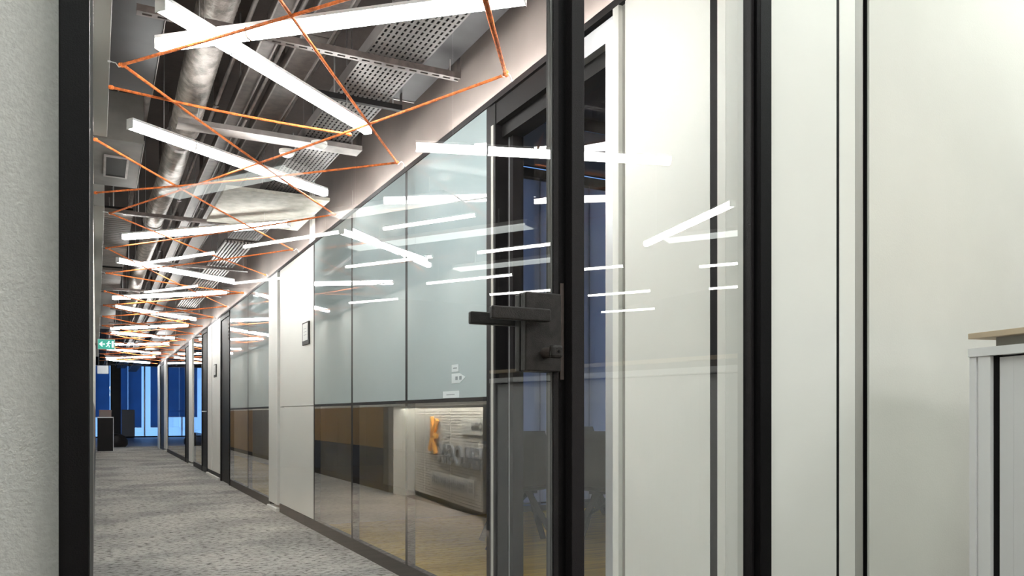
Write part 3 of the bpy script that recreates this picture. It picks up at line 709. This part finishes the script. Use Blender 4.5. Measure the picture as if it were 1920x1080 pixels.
# boards and boxes
r = root('ceiling_board', (1.455, 2.0, 2.80)); box('board', 'slate', 0, .17, 0, 2.35, 0, .02, r); box('edge_strip', 'galvpale', 0, .17, 2.35, 2.36, -.005, .02, r)
for p_ in (.3, 2.0): obj('threaded_rod', MB().tube([(.08, p_, .02), (.08, p_, .70)], .004, 6), 'wire', r)
tag(r, 'dark grey board between the perforated tray and the wall', 'board')
r = root('ceiling_board', (.85, 6.25, 2.68)); box('board', mat('pale_rough_board', (.27, .255, .225), .8, var=.2, scale=12, bump=.4, bscale=40), 0, .78, 0, 1.15, 0, .025, r)
for p_ in (.2, .95): obj('threaded_rod', MB().tube([(.70, p_, .025), (.70, p_, .82)], .004, 6), 'wire', r)
tag(r, 'pale rough ceiling board right of the vent box over the third tube', 'board')
def lbox(y0, y1, z_, m_, lab, cat, grille=None, slats=False):
    r = root('ceiling_unit' if not slats else 'slatted_ceiling_panel', (-.02, y0, z_)); L = y1-y0
    if slats:
        box('carrier', 'cable', .0, .30, 0, L, .035, .05, r); k_ = 0
        while k_*.085 < L-.07: box('slat', m_, .0, .30, k_*.085, k_*.085+.07, 0, .03, r); k_ += 1
    else:
        box('casing', m_, 0, .30, 0, L, 0, .32, r, bevel=.004)
        box('edge_profile', 'galvpale', .3005, .304, 0, L, -.004, .02, r)
    if grille:
        a, b, c_, d_ = grille
        box('grille', 'ventdark', a, b, c_, d_, -.006, -.0005, r)
        for (p, q_, s_, t_) in ((a-.015, a, c_, d_), (b, b+.015, c_, d_), (a-.015, b+.015, c_-.02, c_), (a-.015, b+.015, d_, d_+.02)): box('grille_frame', 'galvpale', p, q_, s_, t_, -.012, -.0005, r)
    for p_ in (.1, L-.1): obj('threaded_rod', MB().tube([(.15, p_, .05), (.15, p_, 3.5-z_)], .005, 6), 'wire', r)
    return tag(r, lab, cat)
lbox(1.75, 3.45, 2.82, 'slate', 'dark slate casing high on the left beside the cornice, nearest the door', 'ceiling unit')
lbox(3.50, 5.0, 2.82, 'slate', 'second dark slate casing on the left, behind the uppermost left hook', 'ceiling unit')
lbox(5.85, 7.05, 2.80, 'ventbox', 'grey vent box with a small square grille at the upper left', 'ceiling unit', (.08, .21, .38, .88))
lbox(7.6, 10.4, 2.72, 'slatwood', 'brown slatted panel below the vent box at the left', 'ceiling panel', slats=True)
lbox(10.8, 12.6, 2.74, 'slatwood', 'brown slatted panel at the left behind the fifth tube', 'ceiling panel', slats=True)
lbox(12.9, 18.5, 2.76, 'ventbox', 'long grey casing on the far left of the ceiling', 'ceiling unit')
for x, y_, z_, lab in ((1.234, 4.99, 2.70, 'white round smoke detector below the perforated tray'), (1.10, 5.30, 2.72, 'pale round sensor left of the smoke detector')):
    r = root('smoke_detector', (x, y_, z_-.03)); obj('base', MB().tube([(0, 0, .012), (0, 0, .03)], .05, 20), 'plate', r); obj('cap', MB().tube([(0, 0, -.012), (0, 0, 0), (0, 0, .012)], [.025, .042, .046], 20), 'plate', r, smooth=True)
    tag(r, lab, 'detector')

# ------------------------------------------------------------------ exit sign, name plates, stickers
r = root('exit_sign', (.016, 14.6, 2.06)); box('housing', 'plate', 0, .25, .001, .04, 0, .165, r, bevel=.003); box('green_face', 'green', .006, .244, -.004, .0, .006, .159, r)
ar = MB(); ar.prism([(.02, .083), (.062, .125), (.075, .115), (.052, .092), (.105, .092), (.105, .074), (.052, .074), (.075, .051), (.062, .041)], -.007, -.0045); obj('arrow', ar, 'signwhite', r)
mn = MB(); mn.box(.205, .232, -.007, -.0045, .03, .135); obj('doorway_symbol', mn, 'signwhite', r)
mn = MB(); mn.tube([(.163, -.006, .125), (.163, -.0048, .125)], .011, 10)
for a, b, w_ in (((.160, .11), (.150, .075), .018), ((.150, .078), (.168, .055), .010), ((.168, .055), (.165, .03), .009), ((.150, .078), (.138, .052), .010), ((.138, .052), (.120, .045), .009), ((.160, .107), (.180, .092), .008), ((.180, .092), (.192, .10), .007), ((.158, .108), (.138, .10), .008), ((.138, .10), (.128, .085), .007)):
    mn.bar((a[0], -.0057, a[1]), (b[0], -.0057, b[1]), .0022, w_, up=(0, 1, 0)) if False else mn.bar((a[0], -.0057, a[1]), (b[0], -.0057, b[1]), w_, .0022, up=(0, 1, 0))
obj('running_figure', mn, 'signwhite', r); box('wall_bracket', 'galv', -.036, 0, .01, .03, .06, .10, r)
tag(r, 'green exit sign with white arrow and running figure at the far left of the corridor', 'sign')
def nameplate(y0, y1, z0, z1, lab):
    r = root('name_plate', (XR-.001, y0, z0)); H = z1-z0; W = y1-y0
    box('holder', 'charcoal', -.012, 0, 0, W, 0, H, r, bevel=.002); box('insert', 'plate', -.014, -.0125, W*.12, W*.88, H*.18, H*.94, r)
    for k_ in range(3): box('print_line', 'print', -.0148, -.0142, W*.3, W*.7, H*(.42+.14*k_), H*(.44+.14*k_), r)
    tag(r, lab, 'sign')
nameplate(7.03, 7.28, 1.62, 1.82, 'room name plate on the bright white panel left of the pale blue glass')
nameplate(13.15, 13.42, 1.585, 1.785, 'small room name plate on the distant white panel')
def sticker(poly, lab, lines):
    r = root('sticker', (XR-.0005, 0, 0)); obj('paper', MB().prism(poly, -.0012, 0, 'x'), 'paper', r)
    for (a, b, c_, d_) in lines: obj('print_mark', MB().box(-.0018, -.0013, a, b, c_, d_), 'print', r)
    tag(r, lab, 'sticker')
sticker([(3.79, 1.222), (3.79, 1.26), (3.88, 1.26), (3.88, 1.222)], 'small square white sticker, upper one on the pale blue pane beside the door frame', [(3.81, 3.86, 1.238, 1.244)])
sticker([(3.70, 1.19), (3.775, 1.213), (3.88, 1.213), (3.88, 1.162), (3.775, 1.162)], 'white arrow shaped sticker pointing right on the pale blue pane', [(3.80, 3.83, 1.178, 1.197), (3.75, 3.78, 1.178, 1.197)])
sticker([(3.78, 1.087), (3.78, 1.123), (4.00, 1.123), (4.00, 1.087)], 'wide white label at the bottom edge of the pale blue pane', [(3.84, 3.95, 1.102, 1.106)])

# ------------------------------------------------------------------ meeting room furniture
def chair(loc, rz, lab):
    r = root('shell_chair', loc, rz)     # local: back towards -y, faces +y
    m = MB(); prof = [(.22, .455, .20), (.08, .435, .225), (-.10, .43, .225), (-.19, .46, .215), (-.225, .55, .21), (-.245, .70, .195), (-.262, .80, .175), (-.27, .875, .15)]
    nx = 7
    def grid(rows, name, off):
        mm = MB()
        for (yy_, zz, hw) in rows:
            for i in range(nx):
                u = -1+2*i/(nx-1); cup = .03*u*u
                mm.v.append((u*hw, yy_+(cup if zz > .5 else 0), zz+(cup*.7 if zz <= .5 else 0)))
        nr_ = len(rows)
        for (yy_, zz, hw) in rows:
            for i in range(nx):
                u = -1+2*i/(nx-1); cup = .03*u*u
                mm.v.append((u*hw, yy_+(cup if zz > .5 else 0)+off[0], zz+(cup*.7 if zz <= .5 else 0)+off[1]))
        def id_(s_, j, i): return s_*nr_*nx+j*nx+i
        for j in range(nr_-1):
            for i in range(nx-1):
                mm.f.append((id_(0, j, i), id_(0, j, i+1), id_(0, j+1, i+1), id_(0, j+1, i))); mm.f.append((id_(1, j, i), id_(1, j+1, i), id_(1, j+1, i+1), id_(1, j, i+1)))
        for j in range(nr_-1):
            for i in (0, nx-1): mm.f.append((id_(0, j, i), id_(0, j+1, i), id_(1, j+1, i), id_(1, j, i)))
        for i in range(nx-1):
            for j in (0, nr_-1): mm.f.append((id_(0, j, i), id_(0, j, i+1), id_(1, j, i+1), id_(1, j, i)))
        obj(name, mm, 'chair', r, smooth=True)
    grid(prof[:4], 'seat', (0, -.015)); grid(prof[3:], 'backrest', (-.014, 0))
    for (a, b) in (((-.05, -.12, .42), (-.27, -.22, 0)), ((.05, -.12, .42), (.27, -.22, 0)), ((-.10, .10, .425), (-.25, .25, 0)), ((.10, .10, .425), (.25, .25, 0))):
        obj('leg', MB().bar(a, b, .045, .022, up=(0, 1, 0)), 'chairleg', r, bevel=.004)
    obj('cross_brace', MB().bar((-.12, -.16, .26), (.12, .14, .40), .035, .018), 'chairleg', r); obj('under_frame', MB().box(-.12, .12, -.13, .12, .405, .424), 'chairleg', r)
    return tag(r, lab, 'chair', 'dark shell chairs in the meeting room')
chair((2.86, 5.40, .004), -.30, 'dark grey shell chair seen left of the black door stile')
chair((3.42, 5.02, .004), -.75, 'dark grey shell chair seen right of the black mullion, its back to the camera')
chair((4.15, 6.55, .004), 2.7, 'dark grey shell chair on the far side of the white meeting table')
r = root('meeting_table', (3.75, 6.0, .004), -.45)
box('tabletop', 'tabletop', -.85, .85, -.38, .38, .725, .75, r, bevel=.004)
for s_ in (-1, 1):
    box('leg', 'chairleg', s_*.7-.03, s_*.7+.03, -.03, .03, .08, .724, r); box('foot', 'chairleg', s_*.7-.03, s_*.7+.03, -.34, .34, .05, .08, r)
    for t_ in (-1, 1): obj('castor', MB().tube([(s_*.7-.015, t_*.30, .0255), (s_*.7+.015, t_*.30, .0255)], .025, 14), 'chairleg', r)
box('crossbar', 'chairleg', -.67, .67, -.015, .015, .55, .60, r)
tag(r, 'white topped meeting table on castors behind the shell chairs', 'table')

# ------------------------------------------------------------------ reception desk behind the camera, mirrored in the glass
dk = root('reception_desk', (3.204, -3.462, 0), math.atan2(-2.905, .29))
tag(dk, 'white ribbed reception desk with company lettering, mirrored in the front glass', 'desk')
box('body', 'deskwhite', -.10, 2.93, .02, .62, .06, 1.07, dk); box('plinth', 'black', -.10, 2.93, .04, .60, 0, .06, dk)
m = MB(); k_ = 0
while k_*.03 < .97: m.box(-.10, 2.93, .004, .0195, .07+k_*.03, .07+k_*.03+.024); k_ += 1
obj('ribbed_front', m, 'rib', dk, kind='stuff')
box('counter_top', 'desktop', -.12, 3.2, -.17, .65, 1.095, 1.155, dk, bevel=.003); box('led_strip', 'led', -.05, 2.93, -.146, -.066, 1.083, 1.094, dk); box('led_profile', 'white', -.10, 2.93, -.165, -.150, 1.072, 1.094, dk)
box('side_wing', 'deskwhite', 2.935, 3.2, -.26, .60, 0, 1.09, dk, bevel=.003)
ep = box('end_panel', 'deskslate', -.26, -.125, -.185, .62, 0, 1.16, dk, bevel=.003)
text_part('CREALOGIX', .285, .012, 'letter', dk, (-.02, -.008, .475), 'company_lettering', 1.86, bold=.006)
st = MB()
for ang, L_ in ((100, .20), (52, .21), (-12, .12), (-68, .23), (-118, .21), (170, .0)):
    a = math.radians(ang)
    if L_ > 0: st.prism([(0+.035*math.cos(a+PI/2), .035*math.sin(a+PI/2)), (L_*math.cos(a)+.022*math.cos(a+PI/2), L_*math.sin(a)+.022*math.sin(a+PI/2)), (L_*math.cos(a)-.022*math.cos(a+PI/2), L_*math.sin(a)-.022*math.sin(a+PI/2)), (-.035*math.cos(a+PI/2), -.035*math.sin(a+PI/2))], -.03, 0)
so = obj('star_emblem', st, 'orange', dk); so.location = (2.03, -.002, .775); so.scale = (-1.35, 1, 1)
pl = box('notice_plate', 'plate', -.10, 1.02, -.010, .003, .80, .955, dk)
text_part('GreencityOffice', .105, .002, 'letterblack', pl, (-.16, -.0125, .85), 'plate_lettering', .86, bold=.002)
pf = box('partner_plate', 'plate', .62, 2.15, -.010, .003, .185, .36, dk); box('partner_field', 'platedark', .82, 2.09, -.013, -.0105, .205, .34, pf)
text_part('SWISS LEARNING HUB', .13, .002, 'letter', pf, (.84, -.0155, .225), 'partner_lettering', 1.22, bold=.002)
for i in range(2):
    for j in range(2): box('partner_mark', 'letter', .66+.07*i, .71+.07*i, -.013, -.0105, .225+.06*j, .27+.06*j, pf)

# other office furniture seen in the mirror image
r = root('sideboard', (4.9, -4.7, 0), .5); box('body', 'cabinet', 0, 1.6, 0, .45, .06, 1.36, r); box('top', 'cabinet', -.01, 1.61, -.01, .46, 1.361, 1.39, r); box('plinth', 'black', .02, 1.58, .03, .42, 0, .06, r)
for k_ in range(2): box('door', 'tambour', .01+.8*k_, .79+.8*k_, .4505, .468, .08, 1.34, r)
tag(r, 'pale tall sideboard mirrored faintly over the white panel', 'cabinet')

# ------------------------------------------------------------------ tambour cabinet at the right edge
an = math.radians(90-12)
cb = root('tambour_cabinet', (1.936, 1.248, 0), an)     # local +x points away from the camera along the front, so the front runs to -x; body lies to -y
def cbx(name, m, x0, x1, y0, y1, z0, z1, **k): return box(name, m, -x1, -x0, -y1, -y0, z0, z1, cb, **k)
cbx('side_panel', 'cabinet', 0, .020, .0, .45, .0, 1.142, bevel=.001)
cbx('side_groove', 'grey_trim', .020, .026, .006, .03, .0, 1.142)
cbx('front_post', 'cabinet', .026, .062, .0, .03, .0, 1.142, bevel=.001)
cbx('shadow_gap', 'black', .0625, .0775, .010, .03, .0, 1.142)
cbx('carcass', 'black', .022, 1.58, .05, .45, .04, 1.142)
for k_ in range(38):
    cbx('tambour_slat', 'tambour', .078+k_*.039, .078+k_*.039+.0384, .012, .024, .03, 1.138)
cbx('side_panel', 'cabinet', 1.58, 1.60, 0, .45, 0, 1.142)
cbx('top_panel', 'cabinet', 0, 1.60, -.004, .45, 1.1425, 1.164, bevel=.001)
cbx('plinth', 'black', .022, 1.58, .03, .049, 0, .03)
tag(cb, 'pale grey tambour cabinet at the right edge of the picture', 'cabinet')
tb = root('beige_board', (1.936, 1.248, 1.1645), an)
box('support_batten', 'boardgrey', -1.56, -.06, -.42, -.02, 0, .0225, tb); box('board', 'oakboard', -1.60, 0, -.45, .004, .023, .037, tb, bevel=.001)
tag(tb, 'beige wooden board on a grey batten lying on the tambour cabinet', 'board')
